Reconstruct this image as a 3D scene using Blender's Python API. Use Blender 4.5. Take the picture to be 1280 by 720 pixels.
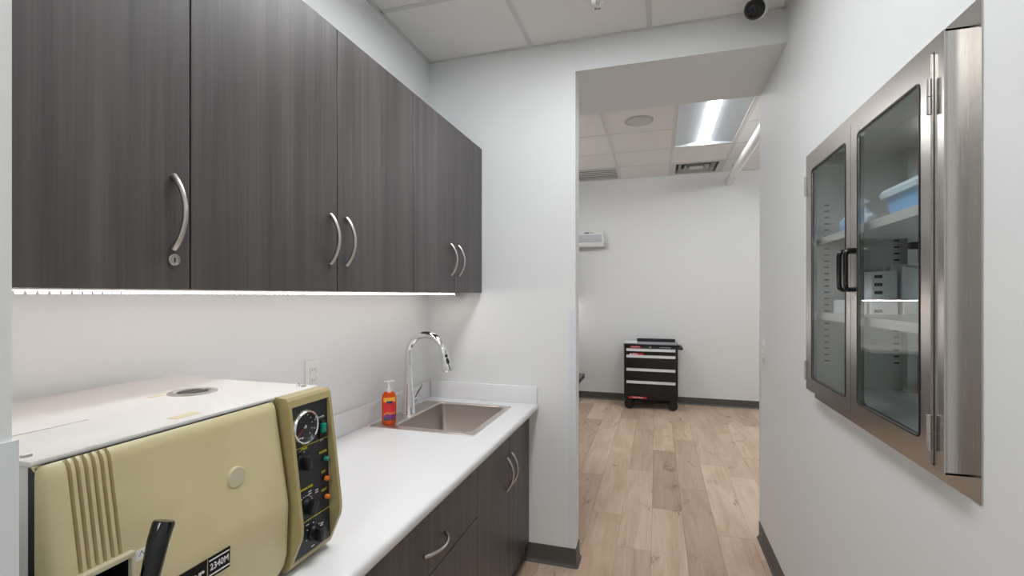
import bpy, bmesh, math, random
from mathutils import Vector, Matrix
random.seed(7)
scene = bpy.context.scene
C = scene.collection
for o in list(bpy.data.objects): bpy.data.objects.remove(o)

# ------------------------------------------------------------------ camera, world, exposure
F_PX, YAW, V0, EYE = 595.35, 0.2955, 368.6, 1.398
cam_d = bpy.data.cameras.new('camera'); cam = bpy.data.objects.new('camera', cam_d); C.objects.link(cam)
cam.location = (0, 0, EYE); cam.rotation_euler = (math.pi/2, 0, YAW)
cam_d.sensor_fit = 'HORIZONTAL'; cam_d.sensor_width = 36.0
cam_d.lens = F_PX/1280*36.0
cam_d.shift_y = (V0-360)/1280
cam_d.clip_start = 0.02; cam_d.clip_end = 100
scene.camera = cam
w = bpy.data.worlds.new('world'); scene.world = w; w.use_nodes = True
w.node_tree.nodes['Background'].inputs[0].default_value = (0.9, 0.95, 1, 1)
w.node_tree.nodes['Background'].inputs[1].default_value = 0.15
vs = scene.view_settings
vs.view_transform = 'Standard'; vs.look = 'None'; vs.gamma = 1.0; vs.use_curve_mapping = False
vs.exposure = 0.0
NEAR_LAMP, FAR_LAMP, LED_LAMP = 15.8, 34.0, 40.0      # emission strengths of the lamps, seen and unseen

# ------------------------------------------------------------------ helpers
def srgb(r, g, b):
    f = lambda c: (c/12.92 if c <= .04045 else ((c+.055)/1.055)**2.4)
    return (f(r/255), f(g/255), f(b/255), 1)

def mat(name, col, rough=.5, metal=0., spec=.5, emit=None, strength=0., coat=0.):
    m = bpy.data.materials.new(name); m.use_nodes = True
    b = m.node_tree.nodes['Principled BSDF']
    b.inputs['Base Color'].default_value = col
    b.inputs['Roughness'].default_value = rough
    b.inputs['Metallic'].default_value = metal
    b.inputs['Specular IOR Level'].default_value = spec
    b.inputs['Coat Weight'].default_value = coat
    if emit:
        b.inputs['Emission Color'].default_value = emit
        b.inputs['Emission Strength'].default_value = strength
    return m

def nodes(m):
    nt = m.node_tree
    return nt, nt.nodes, nt.links, nt.nodes['Principled BSDF']

def noise_chain(nt, scale, mapping, detail=4, rough=.6, coord='Object', dist=0., rand=0.):
    n, l = nt.nodes, nt.links
    tc = n.new('ShaderNodeTexCoord'); mp = n.new('ShaderNodeMapping')
    mp.inputs['Scale'].default_value = mapping
    src = tc.outputs[coord]
    if rand:
        oi = n.new('ShaderNodeObjectInfo'); mu = n.new('ShaderNodeMath'); mu.operation = 'MULTIPLY'
        mu.inputs[1].default_value = rand; l.new(oi.outputs['Random'], mu.inputs[0])
        cb = n.new('ShaderNodeCombineXYZ')
        for i in range(3): l.new(mu.outputs[0], cb.inputs[i])
        va = n.new('ShaderNodeVectorMath'); va.operation = 'ADD'
        l.new(src, va.inputs[0]); l.new(cb.outputs[0], va.inputs[1]); src = va.outputs[0]
    l.new(src, mp.inputs['Vector'])
    tx = n.new('ShaderNodeTexNoise'); tx.inputs['Scale'].default_value = scale
    tx.inputs['Detail'].default_value = detail; tx.inputs['Roughness'].default_value = rough
    tx.inputs['Distortion'].default_value = dist
    l.new(mp.outputs[0], tx.inputs['Vector'])
    return tx

def ramp(nt, fac, stops):
    r = nt.nodes.new('ShaderNodeValToRGB')
    els = r.color_ramp.elements
    while len(els) < len(stops): els.new(.5)
    for e, (p, c) in zip(els, stops): e.position = p; e.color = c
    nt.links.new(fac, r.inputs[0]); return r

def add_bump(m, tx, strength=.1, dist=.001):
    nt, n, l, b = nodes(m)
    bp = n.new('ShaderNodeBump'); bp.inputs['Strength'].default_value = strength; bp.inputs['Distance'].default_value = dist
    l.new(tx.outputs[0], bp.inputs['Height']); l.new(bp.outputs[0], b.inputs['Normal'])

# ------------------------------------------------------------------ materials
def make_paint(name, col, rough=.55):
    m = mat(name, col, rough, spec=.35)
    tx = noise_chain(m.node_tree, 260, (1, 1, 1), 2); add_bump(m, tx, .06, .0006); return m
M = {}
M['wall'] = make_paint('wall_paint', srgb(232, 234, 234))
M['tile'] = mat('ceiling_tile', srgb(238, 236, 233), .85, spec=.2)
_t = noise_chain(M['tile'].node_tree, 420, (1, 1, 1), 3); add_bump(M['tile'], _t, .25, .001)
M['grid'] = mat('grid_bar_white', srgb(214, 213, 210), .45)
M['white'] = mat('white_plastic', srgb(232, 232, 230), .4)
M['white_metal'] = mat('white_enamel', srgb(226, 224, 220), .35)
M['baseboard'] = mat('grey_vinyl', srgb(84, 83, 80), .5)
M['black'] = mat('black_plastic', srgb(22, 22, 24), .4)
M['blackgloss'] = mat('black_gloss', srgb(18, 18, 20), .15)
M['cart'] = mat('black_enamel', srgb(20, 20, 22), .35)
M['rubber'] = mat('rubber', srgb(18, 18, 18), .7)
M['beige'] = mat('beige_enamel', srgb(196, 188, 152), .38)
_t = noise_chain(M['beige'].node_tree, 14, (1, 1, 1), 4)
_r = ramp(M['beige'].node_tree, _t.outputs[0], [(.3, srgb(200, 188, 143)), (.7, srgb(209, 197, 154))])
M['beige'].node_tree.links.new(_r.outputs[0], M['beige'].node_tree.nodes['Principled BSDF'].inputs['Base Color'])
M['beige2'] = mat('beige_housing', srgb(172, 158, 112), .42)
M['cream'] = mat('cream_plug', srgb(208, 199, 170), .45)
M['tape'] = mat('pale_tape', srgb(226, 212, 172), .6)
M['panel'] = mat('panel_black', srgb(34, 36, 42), .42)
M['yellow'] = mat('yellow_print', srgb(214, 200, 60), .5)
M['print'] = mat('white_print', srgb(225, 225, 225), .5)
M['darkprint'] = mat('dark_print', srgb(45, 45, 50), .5)
M['blueprint'] = mat('navy_print', srgb(40, 44, 96), .5)
M['greyprint'] = mat('grey_print', srgb(150, 152, 160), .5)
M['red'] = mat('red_label', srgb(196, 40, 38), .45)
M['green'] = mat('green_switch', srgb(10, 140, 120), .25)
M['greenlamp'] = mat('green_lamp', srgb(30, 130, 115), .2)
M['orangelamp'] = mat('orange_lamp', srgb(226, 120, 40), .2)
M['chrome'] = mat('chrome', (.82, .82, .83, 1), .06, 1.)
M['alu'] = mat('silver_strip', srgb(222, 222, 224), .32, .35)
M['nickel'] = mat('brushed_nickel', srgb(200, 196, 190), .3, 1.)
M['counter'] = mat('white_laminate', srgb(232, 232, 234), .32)
M['greypane'] = mat('grey_pane', srgb(196, 198, 204), .3)
M['speaker'] = mat('speaker_grille', srgb(206, 204, 200), .7)
M['lens'] = mat('lamp_lens', (1, 1, 1, 1), .5, emit=(.965, .985, 1, 1), strength=NEAR_LAMP)
M['lensfar'] = mat('lamp_lens_far', (1, 1, 1, 1), .5, emit=(.975, .99, 1, 1), strength=FAR_LAMP)
M['lensfill'] = mat('lamp_lens_fill', (1, 1, 1, 1), .5, emit=(.965, .985, 1, 1), strength=NEAR_LAMP*.5)
M['lenswrap'] = mat('lamp_lens_wrap', (1, 1, 1, 1), .5, emit=(.975, .99, 1, 1), strength=FAR_LAMP*.45)
M['ledtape'] = mat('led_diffuser', (1, 1, 1, 1), .5, emit=(1, .88, .82, 1), strength=.8)
M['led'] = mat('led_tape', (1, 1, 1, 1), .5, emit=(1, .90, .84, 1), strength=LED_LAMP)
M['troffer'] = mat('troffer_white', srgb(196, 203, 210), .5)
M['ventdark'] = mat('duct_dark', srgb(84, 84, 82), .8)
M['venttrim'] = mat('vent_grey', srgb(178, 178, 174), .5)
M['pipe'] = mat('white_pipe', srgb(226, 226, 224), .35)
M['bluebox'] = mat('blue_plastic', srgb(120, 178, 226), .3)
M['bluelid'] = mat('pale_blue_plastic', srgb(206, 224, 236), .3)
M['paperwhite'] = mat('paper_white', srgb(226, 230, 232), .6)

def dark_wood():
    m = mat('dark_laminate', srgb(72, 66, 64), .42)
    nt, n, l, b = nodes(m)
    t1 = noise_chain(nt, 1, (26, 26, .8), 5, .6, rand=31)
    t2 = noise_chain(nt, 1, (190, 190, 3.0), 3, .6, rand=17)
    r1 = ramp(nt, t1.outputs[0], [(.25, srgb(64, 60, 60)), (.5, srgb(80, 75, 75)), (.75, srgb(98, 92, 91))])
    r2 = ramp(nt, t2.outputs[0], [(.3, (.55, .55, .55, 1)), (.62, (1, 1, 1, 1))])
    mx = n.new('ShaderNodeMix'); mx.data_type = 'RGBA'; mx.blend_type = 'MULTIPLY'; mx.inputs[0].default_value = .45
    l.new(r1.outputs[0], mx.inputs[6]); l.new(r2.outputs[0], mx.inputs[7]); l.new(mx.outputs[2], b.inputs['Base Color'])
    bp = n.new('ShaderNodeBump'); bp.inputs['Strength'].default_value = .12; bp.inputs['Distance'].default_value = .0006
    l.new(t2.outputs[0], bp.inputs['Height']); l.new(bp.outputs[0], b.inputs['Normal'])
    return m
M['wood'] = dark_wood()

def steel(name, col, rough, stretch):
    m = mat(name, col, rough, 1.0)
    nt, n, l, b = nodes(m)
    t = noise_chain(nt, 1, stretch, 3, .6)
    r = ramp(nt, t.outputs[0], [(.3, tuple(c*.95 for c in col[:3])+(1,)), (.7, col)])
    l.new(r.outputs[0], b.inputs['Base Color'])
    rr = ramp(nt, t.outputs[0], [(.3, (rough*.9,)*3+(1,)), (.7, (rough*1.15,)*3+(1,))])
    l.new(rr.outputs[0], b.inputs['Roughness'])
    return m
M['steel'] = steel('brushed_steel', srgb(196, 192, 187), .24, (700, 700, 6))
M['steelin'] = steel('cabinet_interior_steel', srgb(206, 208, 205), .42, (8, 8, 500))
M['steelin'].node_tree.nodes['Principled BSDF'].inputs['Metallic'].default_value = .7
M['sinksteel'] = steel('sink_steel', srgb(212, 204, 197), .34, (220, 6, 220))

def glass(name, tint, refl=1.45, extra=.0):
    m = bpy.data.materials.new(name); m.use_nodes = True
    nt = m.node_tree; n, l = nt.nodes, nt.links
    n.remove(n['Principled BSDF']); out = n['Material Output']
    tr = n.new('ShaderNodeBsdfTransparent'); tr.inputs[0].default_value = tint
    gl = n.new('ShaderNodeBsdfGlossy'); gl.inputs['Roughness'].default_value = .02
    fr = n.new('ShaderNodeFresnel'); fr.inputs[0].default_value = refl
    mx = n.new('ShaderNodeMixShader')
    ge = n.new('ShaderNodeNewGeometry'); su = n.new('ShaderNodeMath'); su.operation = 'SUBTRACT'; su.inputs[0].default_value = 1
    mu = n.new('ShaderNodeMath'); mu.operation = 'MULTIPLY'
    l.new(ge.outputs['Backfacing'], su.inputs[1]); l.new(su.outputs[0], mu.inputs[0]); l.new(fr.outputs[0], mu.inputs[1])
    l.new(mu.outputs[0], mx.inputs[0])      # reflect only where light enters the pane
    l.new(tr.outputs[0], mx.inputs[1]); l.new(gl.outputs[0], mx.inputs[2]); l.new(mx.outputs[0], out.inputs[0])
    return m
M['glass'] = glass('door_glass', (.955, .972, .968, 1), 1.9)
M['guard'] = mat('pale_guard', srgb(226, 230, 234), .3)
M['bag'] = glass('clear_bag', (.9, .94, .97, 1), 1.6)
M['gaugeglass'] = glass('gauge_glass', (.97, .97, .97, 1), 1.4)
M['backpane'] = glass('back_pane', (.86, .92, .92, 1), 1.7)

def plank_mat():
    m = mat('oak_plank', srgb(190, 165, 143), .42)
    nt, n, l, b = nodes(m)
    g1 = noise_chain(nt, 1, (42, 1.9, 30), 6, .66, rand=53, dist=.6)
    g2 = noise_chain(nt, 1, (7, 1.2, 5), 4, .6, rand=91, dist=1.2)
    kn = noise_chain(nt, 1, (9.0, 3.6, 9), 2, .5, rand=37, dist=.5)
    fk = noise_chain(nt, 1, (120, 26, 40), 4, .7, rand=11)
    c1 = ramp(nt, g1.outputs[0], [(.28, srgb(216, 194, 172)), (.5, srgb(230, 211, 192)), (.75, srgb(238, 222, 206))])
    c2 = ramp(nt, g2.outputs[0], [(.3, srgb(224, 210, 196)), (.62, (1, 1, 1, 1))])
    mx = n.new('ShaderNodeMix'); mx.data_type = 'RGBA'; mx.blend_type = 'MULTIPLY'; mx.inputs[0].default_value = .75
    l.new(c1.outputs[0], mx.inputs[6]); l.new(c2.outputs[0], mx.inputs[7])
    # knots: dark flecks where two noises are both high
    mk = n.new('ShaderNodeMath'); mk.operation = 'MULTIPLY'
    k1 = ramp(nt, kn.outputs[0], [(.62, (0, 0, 0, 1)), (.74, (1, 1, 1, 1))])
    k2 = ramp(nt, fk.outputs[0], [(.44, (0, 0, 0, 1)), (.58, (1, 1, 1, 1))])
    l.new(k1.outputs[0], mk.inputs[0]); l.new(k2.outputs[0], mk.inputs[1])
    mx2 = n.new('ShaderNodeMix'); mx2.data_type = 'RGBA'
    l.new(mk.outputs[0], mx2.inputs[0]); l.new(mx.outputs[2], mx2.inputs[6]); mx2.inputs[7].default_value = srgb(122, 90, 68)
    oi = n.new('ShaderNodeObjectInfo')
    tone = ramp(nt, oi.outputs['Random'], [(0, srgb(206, 196, 187)), (.35, srgb(242, 235, 229)), (.6, srgb(224, 212, 200)), (1, srgb(255, 254, 252))])
    mx3 = n.new('ShaderNodeMix'); mx3.data_type = 'RGBA'; mx3.blend_type = 'MULTIPLY'; mx3.inputs[0].default_value = 1
    l.new(mx2.outputs[2], mx3.inputs[6]); l.new(tone.outputs[0], mx3.inputs[7]); l.new(mx3.outputs[2], b.inputs['Base Color'])
    bp = n.new('ShaderNodeBump'); bp.inputs['Strength'].default_value = .12; bp.inputs['Distance'].default_value = .001
    l.new(g1.outputs[0], bp.inputs['Height']); l.new(bp.outputs[0], b.inputs['Normal'])
    return m
M['plank'] = plank_mat()

def soap_mat():
    m = mat('orange_soap', srgb(236, 92, 30), .12, coat=.4)
    b = m.node_tree.nodes['Principled BSDF']
    b.inputs['Transmission Weight'].default_value = .35; b.inputs['IOR'].default_value = 1.2
    return m
M['soap'] = soap_mat()
def label_mat():
    m = mat('soap_label', srgb(214, 44, 36), .4)
    nt, n, l, b = nodes(m)
    tc = n.new('ShaderNodeTexCoord'); sp = n.new('ShaderNodeSeparateXYZ'); l.new(tc.outputs['Object'], sp.inputs[0])
    nz = noise_chain(nt, 40, (1, 1, 1), 2)
    ad = n.new('ShaderNodeMath'); ad.operation = 'MULTIPLY_ADD'; ad.inputs[1].default_value = .03; l.new(nz.outputs[0], ad.inputs[0]); l.new(sp.outputs[2], ad.inputs[2])
    mr = n.new('ShaderNodeMapRange'); mr.inputs[1].default_value = .025; mr.inputs[2].default_value = .14; l.new(ad.outputs[0], mr.inputs[0])
    r = ramp(nt, mr.outputs[0], [(0, srgb(60, 90, 70)), (.14, srgb(120, 50, 120)), (.3, srgb(226, 120, 50)), (.4, srgb(206, 36, 38)), (.72, srgb(214, 44, 36)), (.78, srgb(240, 180, 60))])
    r.color_ramp.interpolation = 'CONSTANT'
    l.new(r.outputs[0], b.inputs['Base Color']); return m
M['label'] = label_mat()

# ------------------------------------------------------------------ mesh helpers (all coordinates are world coordinates)
def off(parent):
    p = Vector((0, 0, 0))
    while parent is not None:
        p += parent.location; parent = parent.parent
    return p

def link(name, bm, m, parent=None, smooth=False, kind=None, origin=None):
    me = bpy.data.meshes.new(name)
    bmesh.ops.recalc_face_normals(bm, faces=bm.faces)
    o = bpy.data.objects.new(name, me); C.objects.link(o)
    base = off(parent)
    org = Vector(origin) if origin is not None else base
    bmesh.ops.translate(bm, verts=bm.verts, vec=-org)
    bm.to_mesh(me); bm.free()
    if parent: o.parent = parent
    o.location = org-base
    me.materials.append(M[m] if isinstance(m, str) else m)
    if smooth:
        for p in me.polygons: p.use_smooth = True
        try: me.set_sharp_from_angle(angle=math.radians(38))
        except Exception: pass
    if kind: o['kind'] = kind
    return o

def tag(o, label, cat, group=None):
    o['label'] = label; o['category'] = cat
    if group: o['group'] = group
    return o

def thing(name, label, cat, loc, group=None):
    o = bpy.data.objects.new(name, None); C.objects.link(o); o.location = loc; o.empty_display_size = .05
    return tag(o, label, cat, group)

def bx(bm, x0, x1, y0, y1, z0, z1, bev=0., seg=2):
    r = bmesh.ops.create_cube(bm, size=1)
    vs_ = r['verts']
    bmesh.ops.scale(bm, vec=(x1-x0, y1-y0, z1-z0), verts=vs_)
    bmesh.ops.translate(bm, vec=((x0+x1)/2, (y0+y1)/2, (z0+z1)/2), verts=vs_)
    if bev:
        es = list({e for v in vs_ for e in v.link_edges})
        bmesh.ops.bevel(bm, geom=es, offset=bev, segments=seg, affect='EDGES', profile=.5)

def box(name, x0, x1, y0, y1, z0, z1, m, parent=None, bev=0., seg=2, **k):
    bm = bmesh.new(); bx(bm, x0, x1, y0, y1, z0, z1, bev, seg)
    return link(name, bm, m, parent, smooth=bool(bev), **k)

def frame_from(d):
    d = d.normalized(); a = Vector((0, 0, 1)) if abs(d.z) < .95 else Vector((1, 0, 0))
    u = d.cross(a).normalized(); return u, d.cross(u).normalized()

def tube(bm, pts, rads, n=14, cap=True, flat=(1, 1)):
    pts = [Vector(p) for p in pts]
    if not hasattr(rads, '__len__'): rads = [rads]*len(pts)
    rings = []; pu = None
    for i, p in enumerate(pts):
        d = (pts[min(i+1, len(pts)-1)]-pts[max(i-1, 0)]).normalized()
        if pu is None: u, v = frame_from(d)
        else:
            u = (pu-d*pu.dot(d)).normalized(); v = d.cross(u)
        pu = u
        rings.append([bm.verts.new(p+(u*math.cos(2*math.pi*k/n)*flat[0]+v*math.sin(2*math.pi*k/n)*flat[1])*rads[i]) for k in range(n)])
    for a, b in zip(rings, rings[1:]):
        for k in range(n): bm.faces.new((a[k], a[(k+1) % n], b[(k+1) % n], b[k]))
    if cap: bm.faces.new(rings[0][::-1]); bm.faces.new(rings[-1])

def lathe(bm, prof, center, axis='Z', n=28, sx=1, sy=1, cap=True):
    """prof: list of (r, h) along axis from center"""
    c = Vector(center); rings = []
    for r, h in prof:
        ring = []
        for k in range(n):
            a = 2*math.pi*k/n; p, q = r*math.cos(a)*sx, r*math.sin(a)*sy
            v = {'Z': (p, q, h), 'X': (h, p, q), 'Y': (p, h, q)}[axis]
            ring.append(bm.verts.new(c+Vector(v)))
        rings.append(ring)
    for a, b in zip(rings, rings[1:]):
        for k in range(n): bm.faces.new((a[k], a[(k+1) % n], b[(k+1) % n], b[k]))
    if cap: bm.faces.new(rings[0][::-1]); bm.faces.new(rings[-1])

def prism(bm, poly, axis, a0, a1):
    """poly in the two other axes: axis Y -> (x,z), axis X -> (y,z), axis Z -> (x,y)"""
    def mk(p, a): return {'Y': (p[0], a, p[1]), 'X': (a, p[0], p[1]), 'Z': (p[0], p[1], a)}[axis]
    A = [bm.verts.new(mk(p, a0)) for p in poly]; B = [bm.verts.new(mk(p, a1)) for p in poly]
    bm.faces.new(A[::-1]); bm.faces.new(B); k = len(poly)
    for i in range(k): bm.faces.new((A[i], A[(i+1) % k], B[(i+1) % k], B[i]))

def rrect(x0, x1, y0, y1, r, n=5):
    out = []
    for cx_, cy_, a0 in ((x1-r, y1-r, 0), (x0+r, y1-r, 90), (x0+r, y0+r, 180), (x1-r, y0+r, 270)):
        for k in range(n+1):
            a = math.radians(a0+90*k/n); out.append((cx_+r*math.cos(a), cy_+r*math.sin(a)))
    return out

def loops(bm, rings, cap_first=False, cap_last=False, close=False):
    R = [[bm.verts.new(p) for p in r] for r in rings]
    pairs = list(zip(R, R[1:]))
    if close: pairs.append((R[-1], R[0]))
    for a, b in pairs:
        k = len(a)
        for i in range(k): bm.faces.new((a[i], a[(i+1) % k], b[(i+1) % k], b[i]))
    if cap_first: bm.faces.new(R[0][::-1])
    if cap_last: bm.faces.new(R[-1])

def text(name, s, loc, size, m, parent, facing='X', align='CENTER', sx=1., ext=.0002, bold=0.):
    cu = bpy.data.curves.new('t', 'FONT'); cu.body = s; cu.size = size; cu.align_x = align; cu.align_y = 'CENTER'
    cu.extrude = ext; cu.offset = bold; cu.resolution_u = 3
    t = bpy.data.objects.new('t', cu); C.objects.link(t)
    bpy.context.view_layer.update()
    me = bpy.data.meshes.new_from_object(t.evaluated_get(bpy.context.evaluated_depsgraph_get()))
    bpy.data.objects.remove(t); bpy.data.curves.remove(cu)
    R = {'X': Matrix(((0, 0, 1), (1, 0, 0), (0, 1, 0))), '-Y': Matrix(((1, 0, 0), (0, 0, -1), (0, 1, 0)))}[facing]
    for v in me.vertices:
        v.co = R @ Vector((v.co.x*sx, v.co.y, v.co.z))
    me.materials.clear(); me.materials.append(M[m])
    o = bpy.data.objects.new(name, me); C.objects.link(o)
    if parent: o.parent = parent
    o.location = Vector(loc)-off(parent)
    return o

# ------------------------------------------------------------------ main dimensions (metres)
XL, XR, YB, YE, YF = -1.23, .566, 2.431, 3.038, 6.459
ZC, ZS, ZF = 2.699, 2.544, 2.933
XO = -.40
YNEAR = -2.6
FXL, FXR = -2.4, 2.2

def struct(name, bm, m='wall', **k): return link(name, bm, m, kind='structure', **k)

# walls
bm = bmesh.new(); bx(bm, XL-.12, XL, YNEAR, YB+.11, 0, ZC+.12); struct('wall_left', bm)
bm = bmesh.new(); bx(bm, FXL, XO, YB, YB+.11, 0, ZS); struct('wall_back', bm)
bm = bmesh.new(); bx(bm, FXL, XR, YB, YE, ZS, ZF+.12); struct('wall_header', bm)
bm = bmesh.new()
CY0, CY1, CZ0, CZ1, CXB = 1.12, 1.985, 1.062, 1.90, .87     # hole for the recessed cabinet
bx(bm, XR, CXB, YNEAR, CY0, 0, ZF+.12); bx(bm, XR, CXB, CY1, YE, 0, ZF+.12)
bx(bm, XR, CXB, CY0, CY1, 0, CZ0); bx(bm, XR, CXB, CY0, CY1, CZ1, ZF+.12)
struct('wall_right', bm)
bm = bmesh.new(); bx(bm, CXB, FXR, YE-.12, YE, 0, ZF+.12); struct('wall_far_return', bm)
bm = bmesh.new(); bx(bm, FXL-.12, FXR+.12, YF, YF+.12, 0, ZF+.12); struct('wall_far', bm)
bm = bmesh.new(); bx(bm, FXL-.12, FXL, YB, YF, 0, ZF+.12); struct('wall_far_left', bm)
bm = bmesh.new(); bx(bm, FXR, FXR+.12, YE-.12, YF, 0, ZF+.12); struct('wall_far_right', bm)
bm = bmesh.new(); bx(bm, XL-.12, CXB, YNEAR-.12, YNEAR, 0, ZC+.12); struct('wall_behind', bm)
SX, SY0, SY1 = -.657, .20, .33
bm = bmesh.new(); bx(bm, XL, SX, SY0, SY1, 0, ZC); struct('wall_stub', bm)

# unseen room added behind the pass-through cabinet to light its interior
bm = bmesh.new(); bx(bm, 2.1, 2.2, YNEAR, YE-.12, 0, ZF+.12); bx(bm, CXB, 2.1, -.2, -.1, 0, ZF+.12); struct('wall_other_room', bm)
bm = bmesh.new(); bx(bm, CXB, 2.1, -.1, YE-.12, ZC, ZC+.1); struct('ceiling_other_room', bm, 'tile')

# floor with planks
bm = bmesh.new(); bx(bm, FXL-.1, FXR+.1, YNEAR-.1, YF+.1, -.05, -.004)
floor = struct('floor', bm, mat('floor_joint', srgb(100, 84, 70), .8))
PW, PL = .1845, 1.22
def plank_mesh(w_, l_):
    bm = bmesh.new(); c = .0016
    prof = [[(-w_/2, -l_/2, -.006), (w_/2, -l_/2, -.006), (w_/2, l_/2, -.006), (-w_/2, l_/2, -.006)],
            [(-w_/2, -l_/2, -c*.6), (w_/2, -l_/2, -c*.6), (w_/2, l_/2, -c*.6), (-w_/2, l_/2, -c*.6)],
            [(-w_/2+c, -l_/2+c, 0), (w_/2-c, -l_/2+c, 0), (w_/2-c, l_/2-c, 0), (-w_/2+c, l_/2-c, 0)]]
    loops(bm, prof, cap_last=True)
    bmesh.ops.recalc_face_normals(bm, faces=bm.faces)
    me = bpy.data.meshes.new('plank'); bm.to_mesh(me); bm.free(); me.materials.append(M['plank']); return me
pmesh = {}
phase = {0: 3.261, -1: 2.707, 1: 3.645, 2: 3.002, 3: 3.998, -2: 3.10, 4: 4.49}
rows = range(-13, 12)
for k in rows:
    x0 = -.031+k*PW; x1 = x0+PW
    ph = phase.get(k, random.uniform(0, PL))
    y = ph-math.ceil((ph-YNEAR)/PL)*PL
    while y < YF:
        a, b_ = max(y, YNEAR), min(y+PL, YF)
        inside = (b_ > YB and x1 > FXL) and (x1 < XR+.2 or b_ > YE-.05) or (b_ <= YB and x1 > XL and x0 < XR)
        if x0 > XR and b_ < YE: inside = False
        if inside and b_-a > .02:
            key = round(b_-a, 4)
            if key not in pmesh: pmesh[key] = plank_mesh(PW-.0008, key-.0008)
            o = bpy.data.objects.new('plank', pmesh[key]); C.objects.link(o); o.parent = floor
            o.location = ((x0+x1)/2, (a+b_)/2, 0)
        y += PL

# baseboards (cove profile)
BBH = .095
def bb_prof(): return [(0, 0), (.016, 0), (.013, .004), (.007, .012), (.004, .022), (.004, BBH), (0, BBH)]
def baseboard(name, p0, p1, nrm):
    p0, p1, nrm = Vector(p0), Vector(p1), Vector(nrm)
    bm = bmesh.new()
    A = [bm.verts.new((p0.x+nrm.x*a, p0.y+nrm.y*a, z)) for a, z in bb_prof()]
    B = [bm.verts.new((p1.x+nrm.x*a, p1.y+nrm.y*a, z)) for a, z in bb_prof()]
    k = len(A); bm.faces.new(A[::-1]); bm.faces.new(B)
    for i in range(k): bm.faces.new((A[i], A[(i+1) % k], B[(i+1) % k], B[i]))
    return struct(name, bm, 'baseboard')
baseboard('baseboard_right', (XR, YNEAR), (XR, YE+.004), (-1, 0))
baseboard('baseboard_far', (FXL, YF), (FXR, YF), (0, -1))
baseboard('baseboard_far_left', (FXL, YB), (FXL, YF), (1, 0))
baseboard('baseboard_far_right', (FXR, YE), (FXR, YF), (-1, 0))
baseboard('baseboard_return', (XR-.004, YE), (FXR, YE), (0, 1))
# the cove around the end of the back wall
def cove_bend():
    bm = bmesh.new(); rings = []
    path = [((-.67, YB), (0, -1))]
    for a in (0, 22, 45, 68, 90):
        t = math.radians(a); path.append(((XO, YB), (math.sin(t), -math.cos(t))))
    path += [((XO, YB+.11), (1, 0))]
    for a in (22, 45, 68, 90):
        t = math.radians(a); path.append(((XO, YB+.11), (math.cos(t), math.sin(t))))
    path += [((FXL, YB+.11), (0, 1))]
    for (x, y), (nx, ny) in path:
        rings.append([(x+nx*a, y+ny*a, z) for a, z in bb_prof()])
    loops(bm, rings, True, True)
    return struct('baseboard_back', bm, 'baseboard')
cove_bend()

# corner guards (clear strips on wall ends)
def guard(name, x, y, dx, dy, z0, z1, wdt=.038, t=.0022):
    """L strip at the corner (x,y); dx,dy point outwards"""
    bm = bmesh.new()
    xa, xb = sorted((x+dx*t, x-dx*wdt)); ya, yb = sorted((y, y+dy*t)); bx(bm, xa, xb, ya, yb, z0, z1)
    xa, xb = sorted((x, x+dx*t)); ya, yb = sorted((y, y-dy*wdt)); bx(bm, xa, xb, ya, yb, z0, z1)
    g = struct(name, bm, 'guard')
    return g
g1 = guard('trim_1', XO, YB, 1, -1, BBH+.005, 1.315)
g2 = guard('trim_2', XR, YE, -1, 1, BBH+.005, 1.315)
g3 = guard('trim_3', SX, SY1, 1, 1, BBH+.005, 1.243, t=.004)
for g, x, y in ((g1, XO, YB+.03), (g2, XR-.001, YE-.012)):
    for z in (.25, .45, .66, .86, 1.04, 1.22):
        bm = bmesh.new()
        lathe(bm, [(.004, 0), (.0035, .0015), (.001, .002)], (x+(.0022 if g is g1 else -.0022), y, z), 'X', 8)
        if g is g2:
            for v in bm.verts: v.co.x = 2*(x-.0022)-v.co.x
        link('screw', bm, 'nickel', g)

# ------------------------------------------------------------------ suspended ceilings
def ceiling(name, xs, ys, z, skip=()):
    bm = bmesh.new(); bx(bm, xs[0]-.02, xs[-1]+.02, ys[0]-.02, ys[-1]+.02, z+.10, z+.12)
    ce = struct(name, bm, 'tile')
    cache = {}
    for i in range(len(xs)-1):
        for j in range(len(ys)-1):
            if (i, j) in skip: continue
            wx, wy = xs[i+1]-xs[i]-.004, ys[j+1]-ys[j]-.004
            key = (round(wx, 4), round(wy, 4))
            if key not in cache:
                b2 = bmesh.new(); bx(b2, -wx/2, wx/2, -wy/2, wy/2, .003, .018)
                me = bpy.data.meshes.new('ceiling_tile'); b2.to_mesh(me); b2.free(); me.materials.append(M['tile']); cache[key] = me
            o = bpy.data.objects.new('ceiling_tile', cache[key]); C.objects.link(o); o.parent = ce
            o.location = ((xs[i]+xs[i+1])/2, (ys[j]+ys[j+1])/2, z)
    return ce
def bars_x(ce, xs, y0, y1, z, w=.024):        # bars running in Y
    for x in xs: box('grid_bar', x-w/2, x+w/2, y0, y1, z, z+.003, 'grid', ce)
def bars_y(ce, ys, xs, z, w=.024, skip=()):    # cross bars, cut between the main bars
    for j, y in enumerate(ys):
        for i in range(len(xs)-1):
            if (i, j) in skip: continue
            box('grid_bar', xs[i]+.012, xs[i+1]-.012, y-w/2, y+w/2, z, z+.003, 'grid', ce)
nx = [XL, -.63, -.035, XR]
ny = [YNEAR, -1.735, -1.125, -.515, .095, .705, 1.315, 1.925, YB]
ce = ceiling('ceiling', nx, ny, ZC, skip={(1, 5), (1, 6), (1, 1), (1, 2)})
bars_x(ce, nx[1:-1], YNEAR, YB, ZC)
bars_x(ce, [XL+.011, XR-.011], YNEAR, YB, ZC, .022)
bars_y(ce, ny[1:-1], nx, ZC, skip={(1, 5), (1, 1)})
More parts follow.
